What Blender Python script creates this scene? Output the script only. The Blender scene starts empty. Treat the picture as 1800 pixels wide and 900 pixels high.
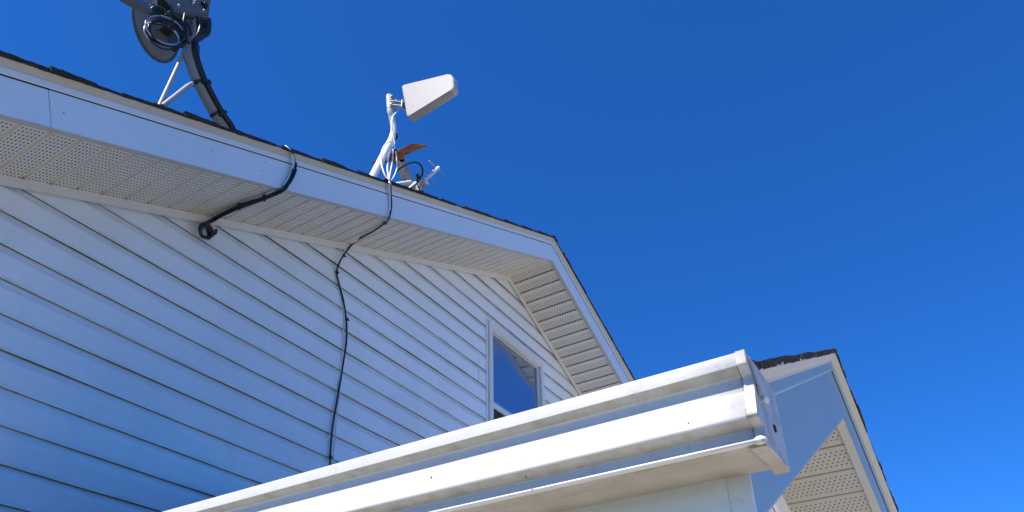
import bpy, math, random
from mathutils import Vector

random.seed(7)
scene = bpy.context.scene
COL = scene.collection

# ------------------------------------------------------------------ camera
H = 2.30                                   # eye height; every height below is ground-based
CAM_R = Vector((0.5243, -0.8513, -0.0191))
CAM_U = Vector((-0.4123, -0.2734, 0.8691))
CAM_F = Vector((0.7451, 0.4478, 0.4943))
FPX, CX, CY = 1346.5, 900.0, 617.7
from mathutils import Matrix
cam_data = bpy.data.cameras.new("camera")
cam = bpy.data.objects.new("camera", cam_data)
COL.objects.link(cam)
mw = Matrix((CAM_R, CAM_U, -CAM_F)).transposed().to_4x4()
mw.translation = Vector((0, 0, H))
cam.matrix_world = mw
cam_data.sensor_fit = 'HORIZONTAL'
cam_data.sensor_width = 36.0
cam_data.lens = FPX / 1800 * 36.0
cam_data.shift_y = (CY - 450.0) / 1800.0
cam_data.clip_start = 0.02
cam_data.clip_end = 2000.0
scene.camera = cam

# ------------------------------------------------------------------ light
SUN_EL = math.radians(53)
SUN_DIR = Vector((-math.cos(SUN_EL) * math.cos(math.radians(12)),
                  math.cos(SUN_EL) * math.sin(math.radians(12)), math.sin(SUN_EL)))
world = bpy.data.worlds.new("World")
scene.world = world
world.use_nodes = True
wn = world.node_tree.nodes; wl = world.node_tree.links
bg = wn['Background']
sky = wn.new('ShaderNodeTexSky')
sky.sky_type = 'NISHITA'
sky.sun_disc = False
sky.sun_elevation = SUN_EL
sky.sun_rotation = math.atan2(SUN_DIR.x, SUN_DIR.y)
sky.air_density = 0.65
sky.dust_density = 0.2
sky.ozone_density = 3.0
sky.altitude = 800
hsv = wn.new('ShaderNodeHueSaturation')
hsv.inputs['Saturation'].default_value = 1.25
wl.new(sky.outputs[0], hsv.inputs['Color'])
tint = wn.new('ShaderNodeMix'); tint.data_type = 'RGBA'; tint.blend_type = 'MULTIPLY'
tint.inputs[0].default_value = 1.0
gam = wn.new('ShaderNodeGamma'); gam.inputs[1].default_value = 0.86
wl.new(hsv.outputs[0], gam.inputs[0])
wl.new(gam.outputs[0], tint.inputs[6])
tint.inputs[7].default_value = (0.308, 0.686, 1.122, 1)       # the camera's deep-blue rendering of a clear sky
wl.new(tint.outputs[2], bg.inputs['Color'])
bg.inputs['Strength'].default_value = 0.15

sd = bpy.data.lights.new("sun", 'SUN')
sd.energy = 4.4
sd.angle = math.radians(0.53)
sd.color = (1.0, 0.93, 0.84)
sun = bpy.data.objects.new("sun", sd)
COL.objects.link(sun)
sun.rotation_euler = SUN_DIR.to_track_quat('Z', 'Y').to_euler()
sun.location = (-10, 2, 20)

vs = scene.view_settings
vs.view_transform = 'Standard'
vs.look = 'None'
vs.gamma = 1.0
vs.use_curve_mapping = False
vs.exposure = 0.88

# ------------------------------------------------------------------ helpers
def ray(px, py):
    return ((px - CX) / FPX) * CAM_R - ((py - CY) / FPX) * CAM_U + CAM_F

def atY(px, py, Y):
    r = ray(px, py); v = r * (Y / r.y); return Vector((v.x, v.y, v.z + H))

def atX(px, py, X):
    r = ray(px, py); v = r * (X / r.x); return Vector((v.x, v.y, v.z + H))

def at_plane(px, py, p, n):
    p = Vector(p) - Vector((0, 0, H)); n = Vector(n)
    r = ray(px, py); v = r * (p.dot(n) / r.dot(n)); return Vector((v.x, v.y, v.z + H))

def spline(pts, n=8):
    """Catmull-Rom through the points."""
    P = [Vector(p) for p in pts]
    if len(P) < 3:
        return P
    Q = [P[0] * 2 - P[1]] + P + [P[-1] * 2 - P[-2]]
    out = []
    for i in range(1, len(Q) - 2):
        a, b, c, d = Q[i - 1], Q[i], Q[i + 1], Q[i + 2]
        for k in range(n):
            t = k / n
            out.append(0.5 * ((2 * b) + (c - a) * t + (2 * a - 5 * b + 4 * c - d) * t * t
                              + (3 * b - a - 3 * c + d) * t ** 3))
    out.append(P[-1])
    return out

class MB:
    def __init__(s):
        s.v = []; s.f = []; s.m = []
    def add(s, vs, fs, mi=0):
        o = len(s.v)
        s.v += [tuple(p) for p in vs]
        for f in fs:
            s.f.append([i + o for i in f]); s.m.append(mi)
    def box(s, lo, hi, mi=0):
        x0, y0, z0 = lo; x1, y1, z1 = hi
        s.add([(x0, y0, z0), (x1, y0, z0), (x1, y1, z0), (x0, y1, z0), (x0, y0, z1), (x1, y0, z1), (x1, y1, z1), (x0, y1, z1)],
              [(0, 3, 2, 1), (4, 5, 6, 7), (0, 1, 5, 4), (1, 2, 6, 5), (2, 3, 7, 6), (3, 0, 4, 7)], mi)
    def obox(s, c, ax, ay, az, mi=0):
        """box from a centre and three half-axis vectors"""
        c = Vector(c); ax = Vector(ax); ay = Vector(ay); az = Vector(az)
        P = [c + a * ax + b * ay + d * az for d in (-1, 1) for a, b in ((-1, -1), (1, -1), (1, 1), (-1, 1))]
        s.add(P, [(0, 3, 2, 1), (4, 5, 6, 7), (0, 1, 5, 4), (1, 2, 6, 5), (2, 3, 7, 6), (3, 0, 4, 7)], mi)
    def prism(s, poly, vec, mi=0):
        """planar polygon pushed along vec"""
        n = len(poly); vec = Vector(vec)
        P = [Vector(p) for p in poly]
        s.add(P + [p + vec for p in P],
              [tuple(range(n))[::-1], tuple(range(n, 2 * n))] + [(i, (i + 1) % n, (i + 1) % n + n, i + n) for i in range(n)], mi)
    def loft(s, a, b, closed=False, mi=0):
        n = len(a)
        s.add(list(a) + list(b), [(i, (i + 1) % n, (i + 1) % n + n, i + n) for i in range(n if closed else n - 1)], mi)
    def tube(s, path, r, seg=10, cap=True, mi=0):
        P = [Vector(p) for p in path]; n = len(P)
        rr = r if isinstance(r, (list, tuple)) else [r] * n
        t0 = (P[1] - P[0]).normalized()
        up = Vector((0, 0, 1)) if abs(t0.z) < .9 else Vector((1, 0, 0))
        nrm = (up - t0 * up.dot(t0)).normalized()
        vs_ = []
        for i in range(n):
            t = (P[min(i + 1, n - 1)] - P[max(i - 1, 0)])
            t = t.normalized() if t.length > 1e-9 else t0
            nrm = (nrm - t * nrm.dot(t))
            nrm = nrm.normalized() if nrm.length > 1e-6 else t.orthogonal().normalized()
            b = t.cross(nrm)
            for k in range(seg):
                a = 2 * math.pi * k / seg
                vs_.append(P[i] + rr[i] * (math.cos(a) * nrm + math.sin(a) * b))
        fs = [(i * seg + k, i * seg + (k + 1) % seg, (i + 1) * seg + (k + 1) % seg, (i + 1) * seg + k)
              for i in range(n - 1) for k in range(seg)]
        if cap:
            fs += [tuple(range(seg))[::-1], tuple(range((n - 1) * seg, n * seg))]
        s.add(vs_, fs, mi)
    def blob(s, c, r, mi=0, seg=8, rings=5, sq=(1, 1, 1)):
        c = Vector(c); vs_ = [c + Vector((0, 0, r * sq[2]))]
        for i in range(1, rings):
            th = math.pi * i / rings
            for k in range(seg):
                a = 2 * math.pi * k / seg
                vs_.append(c + Vector((r * sq[0] * math.sin(th) * math.cos(a), r * sq[1] * math.sin(th) * math.sin(a), r * sq[2] * math.cos(th))))
        vs_.append(c - Vector((0, 0, r * sq[2])))
        fs = [(0, 1 + k, 1 + (k + 1) % seg) for k in range(seg)]
        for i in range(rings - 2):
            for k in range(seg):
                fs.append((1 + i * seg + k, 1 + (i + 1) * seg + k, 1 + (i + 1) * seg + (k + 1) % seg, 1 + i * seg + (k + 1) % seg))
        L = len(vs_) - 1; o = 1 + (rings - 2) * seg
        fs += [(L, o + (k + 1) % seg, o + k) for k in range(seg)]
        s.add(vs_, fs, mi)
    def build(s, name, mats, parent=None, smooth=False, bevel=0, angle=40, solid=0):
        me = bpy.data.meshes.new(name)
        me.from_pydata(s.v, [], s.f)
        if not isinstance(mats, (list, tuple)):
            mats = [mats]
        for m in mats:
            me.materials.append(m)
        me.polygons.foreach_set('material_index', s.m)
        import bmesh
        bm = bmesh.new(); bm.from_mesh(me)
        bmesh.ops.recalc_face_normals(bm, faces=bm.faces)
        bm.to_mesh(me); bm.free()
        if smooth:
            me.polygons.foreach_set('use_smooth', [True] * len(me.polygons))
            me.set_sharp_from_angle(angle=math.radians(angle))
        me.update()
        o = bpy.data.objects.new(name, me)
        COL.objects.link(o)
        if parent is not None:
            o.parent = parent
            off = parent.location if parent.type == 'EMPTY' else Vector((0, 0, 0))   # meshes all sit at the world origin
            o.matrix_parent_inverse = Matrix.Translation(-off)
        if solid:
            md = o.modifiers.new('thickness', 'SOLIDIFY'); md.thickness = solid; md.offset = 0
        if bevel:
            md = o.modifiers.new('edge', 'BEVEL'); md.width = bevel; md.segments = 2; md.limit_method = 'ANGLE'
        return o

def thing(name, label, cat, loc, group=None):
    o = bpy.data.objects.new(name, None)
    o.empty_display_size = 0.2
    COL.objects.link(o)
    o.location = loc
    o['label'] = label; o['category'] = cat
    if group: o['group'] = group
    return o

def tag(o, label, cat, group=None):
    o['label'] = label; o['category'] = cat
    if group: o['group'] = group
    return o

# ------------------------------------------------------------------ materials
class N:
    def __init__(s, name):
        s.mat = bpy.data.materials.new(name); s.mat.use_nodes = True
        s.t = s.mat.node_tree; s.b = s.t.nodes['Principled BSDF']
    def n(s, typ, **kw):
        x = s.t.nodes.new(typ)
        for k, v in kw.items(): setattr(x, k, v)
        return x
    def l(s, a, b): s.t.links.new(a, b)
    def coord(s, scale=(1, 1, 1)):
        tc = s.n('ShaderNodeTexCoord'); mp = s.n('ShaderNodeMapping')
        mp.inputs['Scale'].default_value = scale
        s.l(tc.outputs['Object'], mp.inputs['Vector']); return mp.outputs[0]
    def noise(s, scale, detail=3, rough=.55, vec=None):
        x = s.n('ShaderNodeTexNoise'); x.inputs['Scale'].default_value = scale
        x.inputs['Detail'].default_value = detail; x.inputs['Roughness'].default_value = rough
        s.l(vec if vec is not None else s.coord(), x.inputs['Vector']); return x.outputs[0]
    def ramp(s, fac, stops):
        r = s.n('ShaderNodeValToRGB'); e = r.color_ramp.elements
        while len(e) < len(stops): e.new(0.5)
        for i, (p, c) in enumerate(stops):
            e[i].position = p; e[i].color = (*c, 1) if len(c) == 3 else c
        s.l(fac, r.inputs[0]); return r.outputs[0]
    def mix(s, fac, a, b):
        m = s.n('ShaderNodeMix', data_type='RGBA')
        for sock, v in ((m.inputs[0], fac), (m.inputs[6], a), (m.inputs[7], b)):
            if isinstance(v, (int, float)): sock.default_value = v
            elif isinstance(v, tuple): sock.default_value = (*v, 1)
            else: s.l(v, sock)
        return m.outputs[2]
    def math(s, op, a, b=None, c=None):
        m = s.n('ShaderNodeMath', operation=op)
        for i, v in enumerate((a, b, c)):
            if v is None: continue
            if isinstance(v, (int, float)): m.inputs[i].default_value = v
            else: s.l(v, m.inputs[i])
        return m.outputs[0]
    def bump(s, h, strength, dist=.01):
        b = s.n('ShaderNodeBump'); b.inputs['Strength'].default_value = strength; b.inputs['Distance'].default_value = dist
        s.l(h, b.inputs['Height']); s.l(b.outputs[0], s.b.inputs['Normal'])
    def col(s, c):
        if isinstance(c, tuple): s.b.inputs['Base Color'].default_value = (*c, 1)
        else: s.l(c, s.b.inputs['Base Color'])
    def rough(s, r, metal=0):
        if isinstance(r, (int, float)): s.b.inputs['Roughness'].default_value = r
        else: s.l(r, s.b.inputs['Roughness'])
        s.b.inputs['Metallic'].default_value = metal

def black3(v): return (v, v, v)

def painted(name, c, dirt=(.35, .31, .24), amount=.35, rough=.4, wav=.0, wavscale=4, fine=35, lo=.56):
    """coated sheet with faint blotches and specks of dirt"""
    k = N(name)
    big = k.noise(2.3, 4)
    base = k.mix(k.ramp(big, [(.35, black3(0)), (.75, black3(1))]), c, tuple(x * .93 for x in c))
    sp = k.ramp(k.noise(fine, 5, .65), [(lo, black3(0)), (lo + .2, black3(1))])
    f = k.math('MULTIPLY', sp, amount)
    k.col(k.mix(f, base, dirt)); k.rough(rough)
    if wav:
        k.bump(k.noise(wavscale, 1, .4), wav, .02)
    return k.mat

M = {}
def siding_mat(courses):
    """embossed vinyl; dust and mildew lodge unevenly along the laps"""
    k = N('vinyl_siding' if courses else 'vinyl_trim_white')
    c = (.86, .885, .90)
    base = k.mix(k.ramp(k.noise(1.7, 4), [(.35, black3(0)), (.75, black3(1))]), c, tuple(v * .92 for v in c))
    sp = k.ramp(k.noise(40, 5, .7), [(.60, black3(0)), (.78, black3(1))])
    base = k.mix(k.math('MULTIPLY', sp, .16), base, (.33, .29, .22))
    st = k.ramp(k.noise(1.0, 4, .6, k.coord((9, 9, .8))), [(.50, black3(0)), (.75, black3(1))])
    base = k.mix(k.math('MULTIPLY', st, .10), base, (.45, .41, .34))
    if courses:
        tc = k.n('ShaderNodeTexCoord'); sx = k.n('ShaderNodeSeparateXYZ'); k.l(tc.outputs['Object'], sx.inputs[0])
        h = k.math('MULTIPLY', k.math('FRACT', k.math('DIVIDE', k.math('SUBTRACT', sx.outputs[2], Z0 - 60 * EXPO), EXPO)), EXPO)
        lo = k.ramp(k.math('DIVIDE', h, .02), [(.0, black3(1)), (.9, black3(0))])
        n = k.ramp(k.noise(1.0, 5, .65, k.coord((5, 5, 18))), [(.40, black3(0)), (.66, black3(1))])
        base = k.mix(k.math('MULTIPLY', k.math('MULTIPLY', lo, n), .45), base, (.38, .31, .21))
    k.col(base); k.rough(.42)
    gr = k.noise(1.0, 3, .6, k.coord((7, 7, 160)))
    k.bump(k.math('ADD', k.noise(3, 1, .4), k.math('MULTIPLY', gr, .05)), .16, .02)
    return k.mat
EXPO = .1357; Z0 = H + 2.1106        # siding courses
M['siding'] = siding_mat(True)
M['siding_trim'] = siding_mat(False)
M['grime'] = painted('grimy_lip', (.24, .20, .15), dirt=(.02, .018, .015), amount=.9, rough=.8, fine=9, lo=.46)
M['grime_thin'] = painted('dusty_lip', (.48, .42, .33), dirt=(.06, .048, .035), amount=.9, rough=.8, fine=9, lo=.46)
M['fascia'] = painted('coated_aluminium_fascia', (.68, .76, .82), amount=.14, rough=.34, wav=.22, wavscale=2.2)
M['fascia_ext'] = painted('aged_aluminium_fascia', (.27, .36, .375), amount=.16, rough=.36, wav=.12, wavscale=2.2)  # same white metal darkened; the extension's shade is put into the colour
M['drip'] = painted('drip_edge_metal', (.70, .74, .76), amount=.2, rough=.4)
M['drip_under'] = painted('weathered_drip_edge', (.55, .49, .39), amount=.35, rough=.55)  # downward faces: warm ground-bounce tone put into the colour
M['trim'] = painted('vinyl_trim', (.80, .775, .71), amount=.25, rough=.42, fine=22)
M['soffit_lip'] = painted('soffit_channel', (.52, .49, .43), amount=.3, rough=.5)
M['gutter_base'] = painted('gutter_enamel', (.66, .655, .63), amount=.10, rough=.38, wav=.10, wavscale=6)
M['gap'] = painted('dark_gap', (.02, .019, .018), amount=.1, rough=.9)
M['antenna'] = painted('antenna_plastic', (.42, .39, .365), amount=.06, rough=.38)
M['mast_white'] = painted('white_painted_steel', (.74, .73, .70), dirt=(.33, .29, .22), amount=.45, rough=.42, fine=28, lo=.52)
M['mast_tan'] = painted('weathered_cream_steel', (.62, .52, .38), dirt=(.23, .10, .05), amount=.8, rough=.6, fine=22, lo=.5)
M['galv'] = painted('galvanised_steel', (.45, .47, .48), dirt=(.2, .2, .2), amount=.5, rough=.38)
M['galv'].node_tree.nodes['Principled BSDF'].inputs['Metallic'].default_value = .6
M['grey'] = painted('grey_powder_coat', (.105, .11, .12), amount=.3, rough=.5)
M['grey_light'] = painted('pale_grey_steel', (.33, .35, .37), amount=.3, rough=.4)
M['mast_grey'] = painted('mast_grey_paint', (.24, .255, .265), amount=.3, rough=.5)
M['dish'] = painted('dish_grey_paint', (.21, .215, .22), amount=.2, rough=.5)
M['black'] = painted('black_cable_jacket', (.012, .012, .013), dirt=(.05, .045, .04), amount=.4, rough=.4)
M['blackmetal'] = painted('black_painted_steel', (.016, .016, .018), dirt=(.05, .045, .04), amount=.4, rough=.5)
M['white_cable'] = painted('white_cable_jacket', (.80, .80, .80), amount=.15, rough=.4)
M['screen'] = painted('insect_screen', (.03, .032, .035), amount=.3, rough=.8)
M['interior'] = painted('room_interior', (.035, .04, .05), amount=.3, rough=.9)

def rust():
    k = N('rust')
    a = k.noise(16, 6, .7)
    c = k.ramp(a, [(.28, (.06, .028, .016)), (.42, (.26, .095, .04)), (.56, (.44, .19, .08)), (.72, (.56, .34, .18))])
    k.col(c); k.rough(.85); k.bump(k.noise(60, 5, .7), .5, .004)
    return k.mat
M['rust'] = rust()

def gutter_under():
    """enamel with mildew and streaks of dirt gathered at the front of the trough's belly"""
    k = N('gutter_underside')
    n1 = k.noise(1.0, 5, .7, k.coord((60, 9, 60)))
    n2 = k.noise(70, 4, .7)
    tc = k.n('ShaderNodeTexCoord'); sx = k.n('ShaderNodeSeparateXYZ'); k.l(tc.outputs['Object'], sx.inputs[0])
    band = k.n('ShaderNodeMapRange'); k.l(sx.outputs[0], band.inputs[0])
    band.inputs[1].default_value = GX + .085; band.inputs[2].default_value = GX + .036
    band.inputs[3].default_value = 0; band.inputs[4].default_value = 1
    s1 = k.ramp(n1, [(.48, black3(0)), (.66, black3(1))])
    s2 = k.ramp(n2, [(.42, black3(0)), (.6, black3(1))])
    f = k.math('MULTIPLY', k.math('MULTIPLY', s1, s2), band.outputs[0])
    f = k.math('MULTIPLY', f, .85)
    base = k.mix(k.ramp(k.noise(9, 5, .6), [(.4, black3(0)), (.8, black3(1))]), (.40, .36, .28), (.30, .26, .19))  # beige base darker than the front enamel: underside shade in the colour
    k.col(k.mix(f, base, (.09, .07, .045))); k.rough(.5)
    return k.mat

def shingle():
    k = N('asphalt_shingle')
    g = k.noise(900, 2, .6)
    a = k.noise(7, 3)
    base = k.ramp(a, [(.3, (.014, .012, .011)), (.7, (.034, .028, .025))])
    sp = k.ramp(g, [(.55, black3(0)), (.7, black3(1))])
    fl = k.ramp(k.noise(90, 4, .7), [(.58, black3(0)), (.66, black3(1))])
    base = k.mix(k.math('MULTIPLY', fl, .55), base, (.16, .135, .115))
    k.col(k.mix(k.math('MULTIPLY', sp, .6), base, (.12, .105, .095))); k.rough(.95)
    k.bump(g, .6, .004)
    return k.mat
M['shingle'] = shingle()

def soffit(name, x0, pitch, rows, hole_u, vp, hole_v, stagger, c, margin):
    """vented vinyl: rows of punched holes on each flat, none at the channels"""
    k = N(name)
    tc = k.n('ShaderNodeTexCoord'); sx = k.n('ShaderNodeSeparateXYZ'); k.l(tc.outputs['Object'], sx.inputs[0])
    X, Y = sx.outputs[0], sx.outputs[1]
    u = k.math('FRACT', k.math('DIVIDE', k.math('SUBTRACT', X, x0 - 50 * pitch), pitch))
    inside = k.math('MULTIPLY', k.math('GREATER_THAN', u, margin), k.math('LESS_THAN', u, 1 - margin))
    ur = k.math('MULTIPLY', k.math('DIVIDE', k.math('SUBTRACT', u, margin), 1 - 2 * margin), rows)
    row = k.math('FLOOR', ur)
    du = k.math('ABSOLUTE', k.math('SUBTRACT', k.math('FRACT', ur), .5))
    yv = k.math('DIVIDE', Y, vp)
    if stagger:
        yv = k.math('ADD', yv, k.math('MULTIPLY', k.math('MODULO', row, 2.0), .5))
    dv = k.math('ABSOLUTE', k.math('SUBTRACT', k.math('FRACT', yv), .5))
    r = k.math('ADD', k.math('POWER', k.math('DIVIDE', du, hole_u), 2.0), k.math('POWER', k.math('DIVIDE', dv, hole_v), 2.0))
    hole = k.math('MULTIPLY', k.math('LESS_THAN', r, 1.0), inside)
    big = k.noise(2.1, 4)
    base = k.mix(k.ramp(big, [(.35, black3(0)), (.7, black3(1))]), c, tuple(v * .9 for v in c))
    sp = k.ramp(k.noise(30, 5, .7), [(.6, black3(0)), (.8, black3(1))])
    base = k.mix(k.math('MULTIPLY', sp, .25), base, (.3, .27, .2))
    k.col(k.mix(hole, base, (.025, .024, .022))); k.rough(.5)
    return k.mat

def glass():
    k = N('window_glass')
    k.col((.34, .42, .52)); k.rough(.07, .85)              # coated, mirror-like pane
    k.bump(k.noise(2.2, 1, .4), .02, .02)
    return k.mat
M['glass'] = glass()

def ground_mat():
    """pale gravel apron round the house, lawn beyond it"""
    k = N('gravel_and_lawn')
    a = k.noise(.35, 6, .6); b = k.noise(22, 4, .7)
    gravel = k.mix(k.math('MULTIPLY', b, .3), k.ramp(a, [(.3, (.53, .485, .41)), (.7, (.61, .565, .485))]), (.40, .37, .31))
    grass = k.ramp(k.noise(6, 6, .7), [(.3, (.035, .045, .016)), (.7, (.075, .08, .034))])
    tc = k.n('ShaderNodeTexCoord'); sx = k.n('ShaderNodeSeparateXYZ'); k.l(tc.outputs['Object'], sx.inputs[0])
    d = k.math('MAXIMUM', k.math('SUBTRACT', -1.2, sx.outputs[0]), k.math('SUBTRACT', -15.0, sx.outputs[1]))  # zone bounds set by the bounce wanted on soffits, wall and gutter
    d = k.math('MAXIMUM', d, k.math('SUBTRACT', sx.outputs[0], 15.0))
    d = k.math('ADD', d, k.noise(.9, 4))
    f = k.ramp(d, [(.45, black3(0)), (.6, black3(1))])
    k.col(k.mix(f, gravel, grass)); k.rough(.95)
    k.bump(b, .5, .03)
    return k.mat

# ------------------------------------------------------------------ ground
g = MB()
g.add([(-400, -400, 0), (400, -400, 0), (400, 400, 0), (-400, 400, 0)], [(0, 1, 2, 3)])
go = g.build('ground', ground_mat()); go['kind'] = 'structure'

# ------------------------------------------------------------------ roof edge builder
DRIP = [(.000, -.006), (.024, -.004), (.024, .003), (.021, .006), (.008, .023), (.006, .030), (.005, .054), (.0005, .060)]   # (out from fascia, down from tip)

def rake(root, Xp, zb, yf, mL, mR, XL, XR, ov, depth, fh, soff_mat, soff_pitch, soff_x0L, soff_x0R, seamsL=(), seamsR=(), exposure=.143, shjit=.006, sh_lift=.0, th_rng=(.010, .015), over=.008, grooves=(True, True), fmat=None, chan=(.009, .004, .014)):
    """fascia boards, drip edges, vented soffits and shingle slopes of one gable. zb: fascia bottom at the peak."""
    groove = zb + fh            # visible top of the fascia at the peak
    tip = groove + .060
    for side, (mm, Xe, seams, sx0) in enumerate(((mL, XL, seamsL, soff_x0L), (mR, XR, seamsR, soff_x0R))):
        sg = -1 if Xe < Xp else 1
        def zl(X, z0): return z0 - mm * abs(X - Xp)
        # fascia: pieces butted at slanting seams, over a dark sub-fascia
        f = MB()
        cuts = [(Xe, Xe)] + list(seams) + [(Xp, Xp)]
        for i in range(len(cuts) - 1):
            (t0, b0), (t1, b1) = cuts[i], cuts[i + 1]
            g0 = 0.0011 if i > 0 else 0; g1 = 0.0011 if i < len(cuts) - 2 else 0
            q = -sg
            p = [(b0 + q * g0, yf, zl(b0, zb)), (b1 - q * g1, yf, zl(b1, zb)),
                 (t1 - q * g1, yf, zl(t1, groove + .03)), (t0 + q * g0, yf, zl(t0, groove + .03))]
            if i % 2: p = [(a, b - .0015, c) for a, b, c in p]
            f.prism(p, (0, .006, 0))
            # hem returned under the board
            f.prism([(b0, yf + .001, zl(b0, zb) - .004), (b1, yf + .001, zl(b1, zb) - .004), (b1, yf + .001, zl(b1, zb)), (b0, yf + .001, zl(b0, zb))], (0, .026, 0), 2)
        f.prism([(Xe, yf + .008, zl(Xe, zb + .004)), (Xp, yf + .008, zb + .004), (Xp, yf + .008, groove + .05), (Xe, yf + .008, zl(Xe, groove + .05))], (0, .018, 0), 1)
        f.build('fascia', [fmat or M['fascia'], M['gap'], M['soffit_lip']], root)
        # drip edge
        d = MB()
        prof = DRIP + [(-.004, .058), (-.004, -.006)]
        for q in range(len(prof)):
            (p0, n0), (p1, n1) = prof[q], prof[(q + 1) % len(prof)]
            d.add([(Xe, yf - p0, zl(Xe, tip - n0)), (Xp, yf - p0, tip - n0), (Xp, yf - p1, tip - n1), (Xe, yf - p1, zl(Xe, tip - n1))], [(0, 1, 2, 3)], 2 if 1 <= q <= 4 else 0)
        d.add([(Xe, yf - p, zl(Xe, tip - dn)) for p, dn in prof], [tuple(range(len(prof)))])
        if grooves[side]: d.prism([(Xe, yf - .0022, zl(Xe, groove - .004)), (Xp, yf - .0022, groove - .004), (Xp, yf - .0022, groove + .004), (Xe, yf - .0022, zl(Xe, groove + .004))], (0, .002, 0), 1)
        d.build('drip_edge', [fmat or M['drip'], M['gap'], M['drip_under']], root)
        # soffit: flats with channels between them
        s = MB()
        zs = zb + .004
        a, b = min(Xe, Xp), max(Xe, Xp)
        xs = []
        k0 = math.floor((a - sx0) / soff_pitch)
        x = sx0 + k0 * soff_pitch
        pts = [(a, 0)]
        while x < b:
            for dx, up in ((-chan[0], 0), (-chan[1], chan[2]), (chan[1], chan[2]), (chan[0], 0)):
                if a + .001 < x + dx < b - .001: pts.append((x + dx, up))
            x += soff_pitch
        pts.append((b, 0))
        up0 = [(X, yf + .027, zl(X, zs) + u) for X, u in pts]
        up1 = [(X, yf + ov + .02, zl(X, zs) + u) for X, u in pts]
        s.loft(up0, up1)
        s.build('soffit', soff_mat, root)
        # shingles
        r = MB()
        L = math.hypot(Xe - Xp, mm * (Xe - Xp))
        ux, uz = (Xp - Xe) / L, mm * abs(Xe - Xp) / L
        nx, nz = -uz * (1 if ux > 0 else -1), abs(ux)
        base = Vector((Xe, 0, zl(Xe, tip + .004)))
        sdist = -.02; k = 0
        while sdist < L:
            e = exposure
            jit = random.uniform(-shjit, shjit) + (.0025 if k % 2 else -.0025)
            th = random.uniform(*th_rng) + sh_lift * (1 if k == 0 else 0)
            y0 = yf - .024 - over - jit * (1 if side == 0 else .5)
            s1 = min(sdist + e + .03, L + .01)
            def P(sv, h, y): 
                return (base.x + ux * sv + nx * h, y, base.z + uz * sv + nz * h)
            poly = [P(sdist, -.004, y0), P(sdist, th, y0), P(s1, .005, y0), P(s1, -.004, y0)]
            # a tapered side: rake ends are slightly ragged
            n = 5
            for j in range(n):
                t0, t1 = j / n, (j + 1) / n
                a0 = sdist + (s1 - sdist) * t0; a1 = sdist + (s1 - sdist) * t1
                h0 = th + (.005 - th) * t0; h1 = th + (.005 - th) * t1
                yy = y0 + random.uniform(-.0025, .0025)
                lo = -.004 + random.uniform(-.002, .001)
                r.prism([P(a0, lo, yy), P(a0, h0 + random.uniform(0, .002), yy), P(a1, h1, yy), P(a1, lo, yy)], (0, depth, 0))
            sdist += e; k += 1
        r.build('shingle_slope', M['shingle'], root)
    # roof deck under the shingles closes the attic
    dk = MB()
    dk.prism([(XL, yf + .03, tip - mL * (Xp - XL) - .004), (Xp, yf + .03, tip - .004), (XR, yf + .03, tip - mR * (XR - Xp) - .004),
              (XR, yf + .03, tip - mR * (XR - Xp) - .02), (Xp, yf + .03, tip - .02), (XL, yf + .03, tip - mL * (Xp - XL) - .02)], (0, depth - .1, 0))
    dk.build('roof_deck', M['mast_tan'], root)
    return groove, tip

# ------------------------------------------------------------------ main house
YW = 2.8537; YF = 2.4046; XP = 4.70; MS = .4655
ZS = H + 3.875                       # soffit height at the peak
HX0, HX1 = XP - 5.6, XP + 5.6
house = thing('main_house', 'white house with lap-sided gable, vented eaves and a dark shingle roof', 'house', (XP, YW + 4, 0))
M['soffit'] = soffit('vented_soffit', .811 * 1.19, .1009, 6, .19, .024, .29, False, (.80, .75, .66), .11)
rake(house, XP, ZS - .004, YF, MS, MS, HX0, HX1, YW - YF, 8.5, .170, M['soffit'], .1009, .811 * 1.19, 4.013 * 1.19 + .0, seamsL=((.783, .845), (4.186, 4.247)), exposure=.143)

for px, py in ((70, 146), (105, 157), (112, 199), (372, 265), (460, 300), (466, 285), (620, 320), (792, 360), (800, 402), (880, 425)):
    m = MB(); c = atY(px, py, YF - .0015); m.tube([c + Vector((0, .001, 0)), c - Vector((0, .0015, 0))], .0030, 8); m.build('nail', M['grime'], house)

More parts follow.
